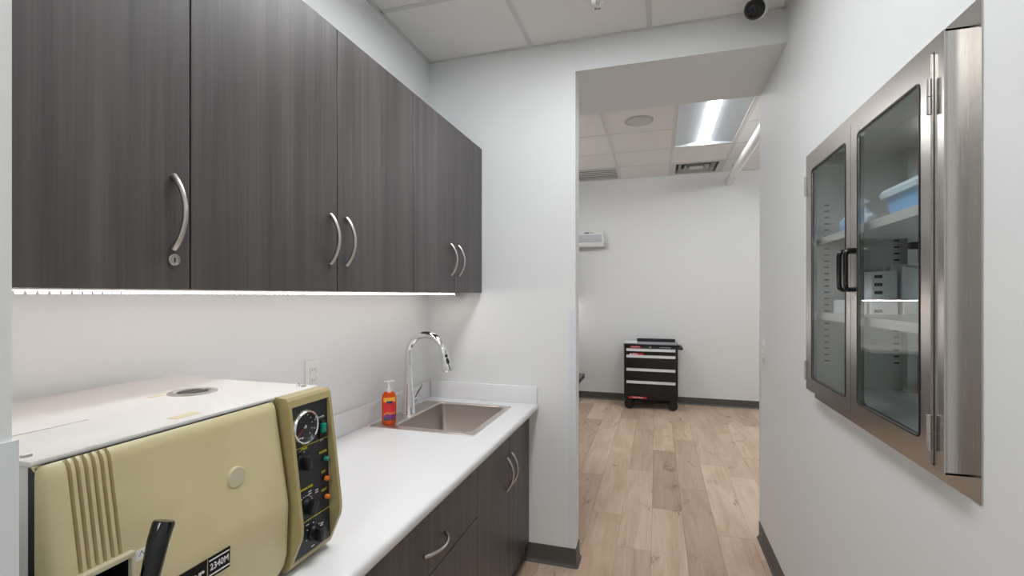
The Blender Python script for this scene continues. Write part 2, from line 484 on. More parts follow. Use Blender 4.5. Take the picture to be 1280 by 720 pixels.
bars_y(ce, [YB-.009], nx, ZC, .018)
fx = [-2.4, -1.665, -1.06, -.455, .15, .755, 1.36, 2.2]
fy = [3.038, 3.43, 4.04, 4.65, 5.26, 5.865, 6.459]
cef = ceiling('ceiling_far', fx, fy, ZF, skip={(4, 2), (4, 3), (4, 5), (2, 5)})
bars_x(cef, fx[1:-1], 3.038, 6.459, ZF)
bars_y(cef, fy[1:-1], fx, ZF, skip={(4, 2)})
bars_y(cef, [YF-.01], fx, ZF, .02)

def wrap_light(x0, x1, y0, y1, z, lens, label):  # unseen lamps, lens hung below the ceiling so that it brightens it
    t = thing('ceiling_light', label, 'ceiling light', ((x0+x1)/2, (y0+y1)/2, z), 'unseen surface mounted ceiling lights')
    box('housing', x0, x1, y0, y1, z-.025, z-.001, 'white_metal', t)
    box('lens', x0+.01, x1-.01, y0+.01, y1-.01, z-.10, z-.026, lens, t, bev=.02)
def troffer(x0, x1, y0, y1, z, lens, label, lens_w=.11):
    t = thing('ceiling_light', label, 'ceiling light', ((x0+x1)/2, (y0+y1)/2, z+.003), 'recessed ceiling troffers')
    i = .014
    x0 += i; x1 -= i; y0 += i; y1 -= i
    bm = bmesh.new(); e = .012
    for a in ((x0, x0+e, y0, y1), (x1-e, x1, y0, y1), (x0+e, x1-e, y0, y0+e), (x0+e, x1-e, y1-e, y1)): bx(bm, *a, z+.001, z+.008)
    link('frame', bm, 'grid', t)
    cxm = (x0+x1)/2; h = lens_w/2; top = z+.06
    for s in (-1, 1):
        bm = bmesh.new()
        xe = x0+e if s < 0 else x1-e
        prism(bm, [(xe, z+.006), (cxm+s*h, top-.02), (cxm+s*h, top), (xe, z+.03)], 'Y', y0+e, y1-e)
        link('reflector', bm, 'troffer', t)
    for ya, yb in ((y0+e-.004, y0+e+.002), (y1-e-.002, y1-e+.004)):
        box('end_plate', x0+e, x1-e, ya, yb, z+.006, top, 'troffer', t)
    box('housing', x0, x1, y0, y1, top+.002, top+.02, 'white_metal', t)
    bm = bmesh.new()
    n = 8; pts = [(cxm-h+2*h*k/n, top-.022-.012*math.sin(math.pi*k/n)) for k in range(n+1)]
    prism(bm, pts+[(cxm+h, top), (cxm-h, top)], 'Y', y0+e+.003, y1-e-.003)
    link('lens', bm, lens, t)
troffer(nx[1], nx[2], .705, 1.925, ZC, 'lens', 'long recessed ceiling light overhead between counter and steel cabinet', .34)
troffer(nx[1], nx[2], -1.735, -.515, ZC, 'lens', 'long recessed ceiling light behind the viewer', .34)
troffer(1.10, 1.70, .7, 1.92, ZC-.072, 'lensfill', 'unseen light added in the room behind the steel cabinet to brighten its interior', .34)  # added unseen lamp, lights the cabinet interior through the back panes
troffer(fx[4], fx[5], 4.04, 5.26, ZF, 'lensfar', 'recessed ceiling light with bright centre strip seen through the opening')
wrap_light(-1.50, -1.30, 4.04, 5.26, ZF, 'lenswrap', 'unseen far room light with lens dropped to brighten the ceiling, left of the opening')
wrap_light(1.62, 1.82, 4.04, 5.26, ZF, 'lenswrap', 'unseen far room light with lens dropped to brighten the ceiling, right beyond the white pipe')

# ------------------------------------------------------------------ cabinets
XC, ZB, ZT = -.91, 1.411, 2.189
def bow_handle(parent, p0, p1, outv, depth=.032, r=.0055, m='nickel'):
    p0, p1, outv = Vector(p0), Vector(p1), Vector(outv)
    pts, rr = [], []
    n = 16
    for k in range(n+1):
        t = k/n; s = math.sin(math.pi*t)**.72
        pts.append(p0.lerp(p1, t)+outv*(depth*s+(.001 if k in (0, n) else .0)))
        rr.append(r*(1.18-.32*math.sin(math.pi*t)))
    bm = bmesh.new(); tube(bm, pts, rr, 10)
    return link('handle', bm, m, parent, smooth=True)
def key_lock(parent, x, y, z):
    bm = bmesh.new(); lathe(bm, [(.0118, 0), (.0118, .003), (.0105, .0045), (.0085, .0045), (.008, .003), (.0008, .003)], (x, y, z), 'X', 20)
    lk = link('lock', bm, 'nickel', parent, smooth=True)
    box('keyhole', x+.003, x+.0036, y-.0012, y+.0012, z-.005, z+.004, 'black', parent)
    return lk

def wall_cabinet(y0, y1, seams, handles, label, lock=None):
    t = thing('wall_cabinet', label, 'cabinet', (XC-.16, (y0+y1)/2, ZB), 'dark wood wall cabinets over the counter')
    box('body', XL+.002, XC-.020, y0+.0006, y1-.0006, ZB, ZT, 'wood', t)
    ys = [y0]+seams+[y1]
    for (a, b_), hy in zip(zip(ys, ys[1:]), handles):
        d = box('door', XC-.0185, XC, a+.0016, b_-.0016, ZB-.002, ZT, 'wood', t, bev=.0008, seg=1, origin=(XC, (a+b_)/2, ZB))
        if hy: bow_handle(d, (XC, hy, 1.489), (XC, hy, 1.632), (1, 0, 0))
        if lock: key_lock(d, XC, *lock)
    return t
wall_cabinet(.336, .738, [], [.702], 'nearest dark wood wall cabinet, one door with key lock below its handle', lock=(.703, 1.467))
wall_cabinet(.738, 1.669, [1.204], [1.172, 1.247], 'wide double-door dark wood wall cabinet, middle of the row above the counter')
wall_cabinet(1.669, YB-.003, [2.061], [2.020, 2.107], 'double-door dark wood wall cabinet at the far end, above the sink')

# LED strip under the wall cabinets
t = thing('led_strip', 'glowing white LED light strip under the dark wall cabinets', 'light strip', (-1.04, 1.35, ZB))
box('channel', -1.05, -1.028, .40, 2.33, ZB-.003, ZB-.0005, 'alu', t)
box('diffuser', -1.048, -1.030, .402, 2.328, ZB-.0065, ZB-.003, 'ledtape', t)
dmesh = None
for k in range(113):
    if dmesh is None:
        b2 = bmesh.new(); bx(b2, -.005, .005, -.0032, .0032, -.002, .002); dmesh = bpy.data.meshes.new('diode'); b2.to_mesh(dmesh); b2.free(); dmesh.materials.append(M['led'])
    o = bpy.data.objects.new('diode', dmesh); C.objects.link(o); o.parent = t
    o.location = Vector((-1.039, .412+k*.01702, ZB-.0085))-off(t)
box('end_cap', -1.05, -1.028, 2.33, 2.336, ZB-.013, ZB-.0005, 'white', t)

# base cabinets
XB, ZK = -.645, .829
def base_cabinet(y0, y1, label):
    t = thing('base_cabinet', label, 'cabinet', (XB-.28, (y0+y1)/2, 0), 'dark wood base cabinets under the counter')
    box('body', XL+.004, XB-.020, y0+.0006, y1-.0006, .10, ZK-.20, 'wood', t)
    box('rail', XB-.10, XB-.020, y0+.0006, y1-.0006, ZK-.20, ZK-.037, 'wood', t)
    box('toe_kick', XL+.02, XB-.028, y0+.0006, y1-.0006, 0, .10, 'wood', t)
    return t
def front(t, name, y0, y1, z0, z1):
    return box(name, XB-.0185, XB, y0+.0015, y1-.0015, z0, z1, 'wood', t, bev=.0008, seg=1, origin=(XB, (y0+y1)/2, z0))
ZD = ZK-.052
t = base_cabinet(1.675, YB-.003, 'dark wood base cabinet with two doors under the sink')
for a, b_, hy in ((1.675, 2.069, 2.034), (2.069, YB-.003, 2.104)):
    d = front(t, 'door', a, b_, .10, ZD)
    bow_handle(d, (XB, hy, .522), (XB, hy, .668), (1, 0, 0))
t = base_cabinet(.96, 1.675, 'dark wood base cabinet with drawers, left of the sink doors')
d = front(t, 'drawer', .96, 1.675, .567, ZD); bow_handle(d, (XB, 1.244, .640), (XB, 1.392, .640), (1, 0, 0))
d = front(t, 'drawer', .96, 1.675, .10, .563); key_lock(d, XB, 1.29, .547)
t = base_cabinet(.336, .96, 'dark wood base cabinet under the autoclave')
d = front(t, 'door', .336, .96, .10, ZD); bow_handle(d, (XB, .92, .522), (XB, .92, .668), (1, 0, 0))

# countertop with cut-out for the sink
SKX0, SKX1, SKY0, SKY1 = -1.165, -.728, 1.812, 2.292
XK = -.595
t = thing('countertop', 'white laminate countertop with upstand running to the back wall', 'countertop', (-.9, 1.4, ZK-.035))
bm = bmesh.new()
CT0 = ZK-.034
ya, yb = .332, YB-.0015
r = .012
prof = [(SKX1, CT0), (XK-.006, CT0)]
for k in range(7):
    a = math.radians(-80+170*k/6); prof.append((XK-r+r*math.cos(a), (ZK-r if a > 0 else CT0+r)+r*math.sin(a)))
prof.append((SKX1, ZK))
prism(bm, prof, 'Y', ya, yb)
bx(bm, XL+.001, SKX0, ya, yb, CT0, ZK); bx(bm, SKX0, SKX1, ya, SKY0, CT0, ZK); bx(bm, SKX0, SKX1, SKY1, yb, CT0, ZK)
link('worktop', bm, 'counter', t, smooth=True)
box('upstand', XL+.001, XL+.02, ya, yb, ZK-.001, .919, 'counter', t, bev=.004)
box('upstand', XL+.02, XK-.004, YB-.02, YB-.0015, ZK-.001, .919, 'counter', t, bev=.006)

# sink
t = thing('sink', 'square stainless steel drop-in sink set in the white counter', 'sink', (-.95, 2.05, ZK))
ox0, ox1, oy0, oy1 = -1.19, -.705, 1.787, 2.315
ix0, ix1, iy0, iy1 = -1.088, -.735, 1.828, 2.285
bm = bmesh.new()
rg = lambda x0, x1, y0, y1, r_, z: [(x, y, z) for x, y in rrect(x0, x1, y0, y1, r_, 6)]
loops(bm, [rg(ox0, ox1, oy0, oy1, .008, ZK-.0005), rg(ox0, ox1, oy0, oy1, .008, ZK+.002), rg(ox0+.004, ox1-.004, oy0+.004, oy1-.004, .008, ZK+.004),
           rg(ix0-.004, ix1+.004, iy0-.004, iy1+.004, .032, ZK+.004), rg(ix0, ix1, iy0, iy1, .03, ZK)])
link('rim', bm, 'sinksteel', t, smooth=True)
bm = bmesh.new()
loops(bm, [rg(ix0, ix1, iy0, iy1, .03, ZK), rg(ix0+.006, ix1-.006, iy0+.006, iy1-.006, .03, ZK-.16), rg(ix0+.02, ix1-.02, iy0+.02, iy1-.02, .03, ZK-.18),
           rg(ix0+.12, ix1-.12, iy0+.15, iy1-.15, .03, ZK-.186)], cap_last=True)
link('bowl', bm, 'sinksteel', t, smooth=True)
bm = bmesh.new(); lathe(bm, [(.045, 0), (.044, .004), (.036, .004), (.034, -.0), (.004, -.0)], (-.91, 2.055, ZK-.1845), 'Z', 24); link('drain', bm, 'chrome', t, smooth=True)

# faucet
FX, FY, FZ = -1.135, 2.03, ZK+.004
t = thing('faucet', 'tall chrome pull-down gooseneck faucet behind the sink', 'faucet', (FX, FY, FZ))
bm = bmesh.new(); lathe(bm, [(.034, 0), (.034, .004), (.032, .008), (.030, .06), (.027, .085), (.0225, .13), (.018, .20), (.0172, .24)], (FX, FY, FZ), 'Z', 24); link('base', bm, 'chrome', t, smooth=True)
pts = [(FX, FY, FZ+.238), (FX, FY, FZ+.27)]
R_, cz = .093, FZ+.284
for k in range(0, 15):
    a = math.radians(180-180*k/14*.90); pts.append((FX+R_+R_*math.cos(a), FY, cz+R_*math.sin(a)))
ex, ez = pts[-1][0], pts[-1][2]
bm = bmesh.new(); tube(bm, pts, .0165, 18); link('spout', bm, 'chrome', t, smooth=True)
dv = Vector((math.sin(math.radians(14)), 0, -math.cos(math.radians(14)))); p0 = Vector((ex, FY, ez))
bm = bmesh.new()
tube(bm, [p0-dv*.006, p0, p0+dv*.03, p0+dv*.07, p0+dv*.098, p0+dv*.106], [.0168, .0185, .0190, .0225, .027, .025], 20)
sh = link('spray_head', bm, 'chrome', t, smooth=True)
for k, (s, l_) in enumerate(((.034, .012), (.058, .026))):
    q = p0+dv*s; nrm = Vector((.72, -.69, 0)).normalized(); nrm = (nrm-dv*nrm.dot(dv)).normalized()
    bm = bmesh.new(); rr = .0185+.0035*k
    tube(bm, [q+nrm*rr-dv*l_/2, q+nrm*(rr+.0015)-dv*l_*.3, q+nrm*(rr+.0025)+dv*l_*.3, q+nrm*(rr+.0015)+dv*l_/2], [.004, .0068, .0072, .004], 10); link('spray_button', bm, 'blackgloss', sh, smooth=True)
bm = bmesh.new(); tube(bm, [(FX+.004, FY+.012, FZ+.062), (FX+.008, FY+.050, FZ+.062)], .0145, 16); lv = link('lever_hub', bm, 'chrome', t, smooth=True)
bm = bmesh.new(); tube(bm, [(FX+.008, FY+.040, FZ+.066), (FX+.020, FY+.046, FZ+.092), (FX+.040, FY+.052, FZ+.125), (FX+.046, FY+.054, FZ+.135)], [.011, .0105, .009, .005], 12, flat=(1.3, .8)); link('lever', bm, 'chrome', lv, smooth=True)

# soap bottle
BX, BY, BZ = -1.122, 1.838, ZK+.004
t = thing('soap_bottle', 'orange liquid hand soap bottle with white pump on the sink edge', 'bottle', (BX, BY, BZ))
bm = bmesh.new(); sx, sy = 1, .62
lathe(bm, [(.026, 0), (.031, .004), (.033, .02), (.0335, .09), (.033, .125), (.030, .14), (.022, .15), (.013, .155)], (0, 0, 0), 'Z', 28, sx, sy)
ROT = Matrix.Rotation(math.radians(38), 3, 'Z')
def place(bm):
    for v in bm.verts: v.co = ROT @ (v.co*.93) + Vector((BX, BY, BZ))
place(bm); link('bottle_body', bm, 'soap', t, smooth=True)
bm = bmesh.new(); lab = []
for k in range(9):
    a = math.radians(-90+ -52+104*k/8)
    lab.append([bm.verts.new((.0342*math.cos(a)*1.0, .0342*math.sin(a)*.64, z)) for z in (.022, .05, .08, .11, .128)])
for A, B in zip(lab, lab[1:]):
    for i in range(4): bm.faces.new((A[i], B[i], B[i+1], A[i+1]))
place(bm); lb = link('front_label', bm, 'label', t, smooth=True)
bm = bmesh.new()
for k in range(5):
    a = math.radians(-90-22+44*k/4); p, q = .0348*math.cos(a), .0348*math.sin(a)*.66
    if k: bm.faces.new((prev[0], A0 := bm.verts.new((p, q, .100)), A1 := bm.verts.new((p, q, .112)), prev[1])); prev = (A0, A1)
    else: prev = (bm.verts.new((p, q, .100)), bm.verts.new((p, q, .112)))
place(bm); link('label_badge', bm, 'blueprint', lb)
bm = bmesh.new(); lathe(bm, [(.0135, .152), (.0135, .168), (.006, .170), (.0055, .192), (.009, .193), (.009, .200), (.004, .202)], (0, 0, 0), 'Z', 18)
place(bm); pm = link('pump', bm, 'white', t, smooth=True)
bm = bmesh.new(); bx(bm, -.022, .026, -.007, .007, .197, .204, .0025); place(bm); link('pump_nozzle', bm, 'white', pm, smooth=True)

# wall sockets
def wall_plate(name, label, cat, x, y, z, sgn, kind, w_=.072, h_=.118):
    t = thing(name, label, cat, (x, y, z-h_/2))
    a, b_ = sorted((x+sgn*.0004, x+sgn*.006))
    box('cover_plate', a, b_, y-w_/2, y+w_/2, z-h_/2, z+h_/2, 'white', t, bev=.002)
    for s in (-1, 1):
        a, b_ = sorted((x+sgn*.0055, x+sgn*.0085))
        box('receptacle', a, b_, y-.017, y+.017, z+s*.02-.0145, z+s*.02+.0145, 'white', t, bev=.003)
        if kind == 'outlet':
            for dy, hh in ((-.006, .009), (.006, .007)):
                a, b_ = sorted((x+sgn*.0082, x+sgn*.0088))
                box('slot', a, b_, y+dy-.001, y+dy+.001, z+s*.02-hh/2+.003, z+s*.02+hh/2+.003, 'darkprint', t)
    return t
wall_plate('power_outlet', 'white double power outlet on the wall behind the autoclave', 'outlet', XL, 1.478, 1.098, 1, 'outlet')
wall_plate('power_outlet', 'white double power outlet near the end of the right wall', 'outlet', XR, 2.915, 1.088, -1, 'outlet')

# ------------------------------------------------------------------ autoclave
AY0, AY1 = .390, .915
t = thing('autoclave', 'beige and white tabletop autoclave steriliser standing on the counter', 'autoclave', (-.95, .65, ZK))
box('body', -1.195, -.753, AY0+.004, AY1-.003, ZK+.022, 1.185, 'white_metal', t, bev=.004)
tp = box('top_panel', -1.198, -.7425, AY0, AY1, 1.183, 1.191, 'white_metal', t, bev=.003)
box('cover_plate', -1.19, -.90, AY0+.01, .55, 1.1912, 1.1925, 'white_metal', tp, bev=.0005, seg=1)
for x in (-1.15, -.80):
    for y in (AY0+.05, AY1-.05):
        bm = bmesh.new(); lathe(bm, [(.018, 0), (.02, .012), (.02, .026)], (x, y, ZK), 'Z', 16); link('foot', bm, 'rubber', t, smooth=True)
bm = bmesh.new(); lathe(bm, [(.046, 0), (.045, .0022), (.034, .003), (.033, .001), (.003, .001)], (-.945, .772, 1.191), 'Z', 32); vr = link('vent_ring', bm, 'nickel', tp, smooth=True)
for s in (-1, 1):
    bm = bmesh.new()
    n = 12; pl_ = [(-.945+s*.004+s*.024*math.sin(math.pi*k/n), .772+.028*math.cos(math.pi*k/n)) for k in range(n+1)]
    prism(bm, pl_, 'Z', 1.1922, 1.1928); link('vent_slot', bm, 'black', vr)
box('tape_scrap', -.985, -.972, .705, .735, 1.1911, 1.1916, 'tape', tp)
box('tape_scrap', -.785, -.764, .595, .640, 1.1911, 1.1916, 'tape', tp)
for x, y in ((-.772, .402), (-.764, .893)):
    bm = bmesh.new(); lathe(bm, [(.006, 0), (.0055, .003), (.002, .004)], (x, y, 1.191), 'Z', 12); link('screw', bm, 'nickel', tp, smooth=True)
bm = bmesh.new(); lathe(bm, [(.004, 0), (.004, .008), (.002, .009)], (-.775, .888, 1.191), 'Z', 10); link('screw', bm, 'chrome', tp, smooth=True)
for k in range(4): box('side_vent', -.785, -.772, AY0+.0022, AY0+.0042, 1.135+k*.013-.03, 1.140+k*.013-.03, 'greyprint', t)
# door cover: grid of profile(z) with vertical grooves
def dprof(z):
    P = [(.835, -.722), (.86, -.706), (.885, -.699), (.985, -.6955), (1.0, -.6975), (1.168, -.7265), (1.178, -.730), (1.184, -.737)]
    for (za, xa), (zb, xb) in zip(P, P[1:]):
        if z <= zb: return xa+(xb-xa)*(z-za)/(zb-za)
    return P[-1][1]
grooves = [.4225+.0094*k for k in range(6)]
DY0, DY1 = AY0+.002, .777
ysm = [DY0, DY0+.003, DY0+.008, DY0+.016]
for g in grooves: ysm += [g-.0026, g-.001, g+.001, g+.0026]
ysm += [.478, .484, .60, .70, .760, .770, .7745, DY1]
zsm = [.835, .86, .885, .95, .985, .993, 1.0, 1.036, 1.044, 1.05, 1.10, 1.15, 1.163, 1.168, 1.178, 1.184]
def dx_(y, z):
    x = dprof(z)
    e = min(y-DY0, DY1-y)
    if e < .016: x -= .009*(1-math.sqrt(max(0, 1-(1-e/.016)**2)))
    if 1.043 < z < 1.179:
        if min(abs(y-g) for g in grooves) < .002: x -= .0065
    return x
bm = bmesh.new()
G = [[bm.verts.new((dx_(y, z), y, z)) for z in zsm] for y in ysm]
B_ = [[bm.verts.new((-.7375, y, z)) for z in zsm] for y in ysm]
def hole(i, j): return ysm[i] >= DY0+.007 and ysm[i+1] <= .479 and zsm[j] >= .95 and zsm[j+1] <= 1.037
for i in range(len(ysm)-1):
    for j in range(len(zsm)-1):
        if not hole(i, j): bm.faces.new((G[i][j], G[i+1][j], G[i+1][j+1], G[i][j+1]))
for i in range(len(ysm)-1):
    bm.faces.new((G[i][0], B_[i][0], B_[i+1][0], G[i+1][0])); bm.faces.new((G[i][-1], G[i+1][-1], B_[i+1][-1], B_[i][-1]))
for j in range(len(zsm)-1):
    bm.faces.new((G[0][j], G[0][j+1], B_[0][j+1], B_[0][j])); bm.faces.new((G[-1][j], B_[-1][j], B_[-1][j+1], G[-1][j+1]))
for v in [v for v in bm.verts if not v.link_faces]: bm.verts.remove(v)
box('door_gap_shade', -.7535, -.7375, AY0+.004, .776, .845, 1.181, 'black', t)  # shade of the gap behind the door cover, put into a black strip
door = link('door_cover', bm, 'beige', t, smooth=True)
# latch recess
bm = bmesh.new()
ha, hb, za, zb = DY0+.008, .478, .95, 1.036
for a in ((-.7405, -.7395, ha, hb, za, zb), (-.74, -.703, ha-.0005, ha+.001, za, zb), (-.74, -.703, hb-.001, hb+.0005, za, zb), (-.74, -.703, ha, hb, zb-.001, zb+.0005)): bx(bm, *a)
link('latch_recess', bm, 'black', door)
bm = bmesh.new()
for a in ((-.708, -.696, ha-.004, hb+.006, zb-.002, zb+.005), (-.708, -.696, hb, hb+.006, za, zb), (-.708, -.696, ha-.005, ha, za, zb)): bx(bm, *a, .001)
link('recess_frame', bm, 'cream', door, smooth=True)
bm = bmesh.new(); bx(bm, -.735, -.672, .430, .474, 1.000, 1.010, .003); bx(bm, -.735, -.69, .42, .44, .99, 1.004, .003); link('latch', bm, 'chrome', door, smooth=True)
bm = bmesh.new()
tube(bm, [(-.672, .455, .965), (-.655, .4735, 1.0185), (-.6585, .487, 1.060), (-.660, .4955, 1.0795), (-.660, .4965, 1.082)], [.0105, .0118, .0136, .0140, .0125], 18); link('lever_grip', bm, 'blackgloss', t, smooth=True)
bm = bmesh.new(); tube(bm, [(-.70, .45, .962), (-.672, .455, .967)], .008, 12); link('lever_pivot', bm, 'nickel', t, smooth=True)
# plug, warning label, nameplate
bm = bmesh.new(); px = dprof(1.077); lathe(bm, [(.0175, -.008), (.0175, .0012), (.0165, .002), (.002, .0022)], (px+.0022, .662, 1.077), 'X', 28); link('plug', bm, 'cream', door, smooth=True)
def on_door(bm, y0, y1, z0, z1, lift=.0006):
    v = [bm.verts.new((dprof(z)+lift, y, z)) for y, z in ((y0, z0), (y1, z0), (y1, z1), (y0, z1))]; bm.faces.new(v)
    w_ = [bm.verts.new((dprof(z)+lift-.0012, y, z)) for y, z in ((y0, z0), (y1, z0), (y1, z1), (y0, z1))]; bm.faces.new(w_[::-1])
    for i in range(4): bm.faces.new((v[i], w_[i], w_[(i+1) % 4], v[(i+1) % 4]))
bm = bmesh.new(); on_door(bm, .487, .535, 1.022, 1.036); wl = link('warning_label', bm, 'white', door)
zz = 1.029; bm = bmesh.new()
def tri(r_): return [(.495+r_*math.sin(math.radians(120*k)), zz-.001+r_*math.cos(math.radians(120*k))) for k in range(3)]
x_ = dprof(zz)+.0009
loops(bm, [[(x_, y, z) for y, z in tri(.0065)], [(x_, y, z) for y, z in tri(.0048)]]); link('warning_mark', bm, 'darkprint', wl)
for z in (1.0258, 1.0318): box('label_line', x_-.0002, x_+.0003, .505, .531, z-.0012, z+.0012, 'darkprint', wl)
bm = bmesh.new(); on_door(bm, .462, .636, .936, .971, .0012); npl = link('nameplate', bm, 'blackgloss', door)
xp = dprof(.955)+.0016
text('lettering', '2340M', (xp, .6155, .9535), .0150, 'print', npl, sx=.86, bold=.0002)
for z in (.9655, .9415): box('plate_line', xp-.0004, xp+.0003, .596, .634, z-.0011, z+.0011, 'print', npl)
box('plate_line', xp-.0004, xp+.0002, .5927, .5935, .937, .970, 'beige', npl)
text('lettering', 'Tuttnauer', (xp, .587, .9515), .0285, 'print', npl, align='RIGHT', bold=.0006, sx=.95)
# control housing: frame with bulging profile around a recessed black panel
HY0, HY1 = .785, .915
hp = [(1.188, -.716), (1.182, -.711), (1.168, -.708), (1.06, -.694), (.935, -.6785), (.920, -.6785), (.905, -.681), (.855, -.703), (.842, -.709), (.836, -.716)]
bm = bmesh.new()
flank = [(x, z) for z, x in hp]+[(-.745, .834), (-.745, 1.189)]
prism(bm, flank, 'Y', HY0, HY0+.0085); prism(bm, flank, 'Y', HY1-.0085, HY1)
prism(bm, [(-.716, 1.188), (-.711, 1.182), (-.708, 1.168), (-.720, 1.166), (-.745, 1.166), (-.745, 1.189)], 'Y', HY0+.0085, HY1-.0085)
prism(bm, [(-.703, .855), (-.709, .842), (-.716, .836), (-.745, .834), (-.745, .852), (-.712, .858)], 'Y', HY0+.0085, HY1-.0085)
es = [e for e in bm.edges if abs(e.verts[0].co.x+.70) < .035 and abs(e.verts[1].co.x+.70) < .035 and e.calc_length() > .004 and abs(e.verts[0].co.y-e.verts[1].co.y) < 1e-5 and min(abs(e.verts[0].co.y-HY0), abs(e.verts[0].co.y-HY1)) < 1e-4]
hs = link('control_housing', bm, 'beige2', t)
PX = -.712
bm = bmesh.new(); prism(bm, [(-.745, .853), (-.7035, .853), (PX-.001, 1.167), (-.745, 1.167)], 'Y', HY0+.0084, HY1-.0084); cp = link('control_panel', bm, 'panel', hs)
def pxz(z): return -.7035+(PX-.001+.7035)*(z-.853)/(1.167-.853)
def disc(name, y, z, prof, m, parent, n=24):
    bm = bmesh.new(); lathe(bm, prof, (pxz(z), y, z), 'X', n); return link(name, bm, m, parent, smooth=True)
for z in (1.079, .922): box('panel_line', pxz(z)-.0003, pxz(z)+.0005, HY0+.009, HY1-.009, z-.0006, z+.0006, 'yellow', cp)
gy, gz = .829, 1.121
gg = disc('gauge', gy, gz, [(.0365, -.001), (.0365, .009), (.034, .0125), (.031, .011), (.0305, .002), (.001, .002)], 'chrome', hs)
disc('gauge_face', gy, gz, [(.0305, .002), (.0305, .0026), (.001, .0026)], 'panel', hs)
for k in range(11):
    a = math.radians(225-27*k); bm = bmesh.new()
    y, z = gy+.0255*math.cos(a), gz+.0255*math.sin(a)
    bx(bm, pxz(gz)+.0026, pxz(gz)+.003, y-.0018, y+.0018, z-.0009, z+.0009); link('gauge_tick', bm, 'print', gg)
bm = bmesh.new(); x_ = pxz(gz)+.004; tube(bm, [(x_, gy, gz), (x_, gy-.018, gz-.016)], .0008, 6); link('needle', bm, 'red', gg)
bm = bmesh.new(); lathe(bm, [(.004, .003), (.004, .007), (.001, .008)], (pxz(gz), gy, gz), 'X', 12); link('needle_hub', bm, 'chrome', gg)
for y, z in ((gy-.012, gz-.0215), (gy-.004, gz-.0225)): box('gauge_print', x_-.0016, x_-.0008, y-.003, y+.003, z-.0012, z+.0012, 'print', gg)
box('power_switch', pxz(1.1)-.002, pxz(1.1)+.004, .876, .894, 1.083, 1.121, 'blackgloss', hs, bev=.001)
box('rocker', pxz(1.1)+.003, pxz(1.1)+.010, .878, .892, 1.094, 1.115, 'green', hs, bev=.002)
def pt(s, y, z, size, m, **k): return text('lettering', s, (pxz(z)+.0006, y, z), size, m, cp, **k)
pt('POWER', .885, 1.128, .0062, 'print'); pt('OFF', .885, 1.077, .0062, 'print')
def knob(y, z, ang, r_=.0165):
    k = disc('knob', y, z, [(r_, 0), (r_, .004), (r_*.92, .006), (r_*.86, .012), (.001, .012)], 'black', hs)
    bm = bmesh.new(); bx(bm, 0.010, .026, -.0062, .0062, -.0145, .0145, .002)
    rot = Matrix.Rotation(math.radians(ang), 3, 'X')
    for v in bm.verts: v.co = rot @ v.co + Vector((pxz(z), y, z))
    link('knob_grip', bm, 'black', k, smooth=True)
knob(.818, 1.051, 8); knob(.832, .953, -32); knob(.852, .889, 6)
for y, z, m in ((.892, 1.034, 'greenlamp'), (.892, .991, 'orangelamp'), (.892, .951, 'orangelamp')):
    l_ = disc('indicator_bezel', y, z, [(.0072, 0), (.0072, .003), (.005, .0035), (.001, .0035)], 'black', hs, 16)
    bm = bmesh.new(); lathe(bm, [(.0055, .003), (.0055, .009), (.004, .0115), (.001, .012)], (pxz(z), y, z), 'X', 14); link('indicator_lamp', bm, m, l_, smooth=True)
pt('TIMER', .830, 1.0745, .0078, 'yellow', bold=.0002); pt('TEMPERATURE', .832, .990, .0066, 'yellow', bold=.0002)
pt('POWER', .889, 1.050, .0072, 'yellow', bold=.0002); pt('DRY', .889, 1.006, .0072, 'yellow', bold=.0002); pt('HEAT', .889, .966, .0072, 'yellow', bold=.0002)
for ky, kz, r_, a0, a1, n in ((.818, 1.051, .0215, -60, 240, 9), (.832, .953, .0215, 10, 170, 11), (.852, .889, .0215, 30, 200, 4)):
    for k in range(n):
        a = math.radians(a0+(a1-a0)*k/(n-1)); y, z = ky+r_*math.cos(a), kz+r_*math.sin(a)
        if z < .862: continue
        box('dial_mark', pxz(z)-.0002, pxz(z)+.0006, y-.0013, y+.0013, z-.0009, z+.0009, 'print', cp)
for y, z in ((.866, .975), (.866, .970), (.845, .975), (.845, .980), (.878, .893), (.880, .897), (.850, .862), (.835, .913)):
    box('dial_mark', pxz(z)-.0002, pxz(z)+.0006, y-.0045, y+.0045, z-.0010, z+.0010, 'print', cp)

# ------------------------------------------------------------------ recessed steel cabinet on the right wall
XD = .525
t = thing('steel_cabinet', 'stainless steel glass-door cabinet recessed in the right wall', 'cabinet', (XR, 1.55, 1.015))
bm = bmesh.new()
FY0, FY1, FZ0, FZ1 = 1.075, 2.030, 1.015, 1.942
for a in ((FY0, CY0+.002, FZ0, FZ1), (CY1-.002, FY1, FZ0, FZ1), (CY0+.002, CY1-.002, FZ0, CZ0+.002), (CY0+.002, CY1-.002, CZ1-.002, FZ1)):
    bx(bm, XR-.0025, XR-.0003, *a)
link('wall_flange', bm, 'steel', t)
# face box standing proud
BY0, BY1, BZ0, BZ1 = 1.112, 1.992, 1.054, 1.906
bm = bmesh.new()
sw = .004
bx(bm, XD+.002, XR-.002, BY0, BY0+sw, BZ0, BZ1); bx(bm, XD+.002, XR-.002, BY1-sw, BY1, BZ0, BZ1)
bx(bm, XD+.002, XR-.002, BY0, BY1, BZ0, BZ0+sw); bx(bm, XD+.002, XR-.002, BY0, BY1, BZ1-sw, BZ1)
link('face_box', bm, 'steel', t)
bm = bmesh.new()
DZ0, DZ1 = 1.062, 1.876
bx(bm, XD, XD+.006, BY0, 1.143, BZ0, BZ1); bx(bm, XD, XD+.006, 1.966, BY1, BZ0, BZ1)
bx(bm, XD, XD+.006, 1.143, 1.966, DZ1+.003, BZ1); bx(bm, XD, XD+.006, 1.143, 1.966, BZ0, DZ0-.002)
link('face_frame', bm, 'steel', t)
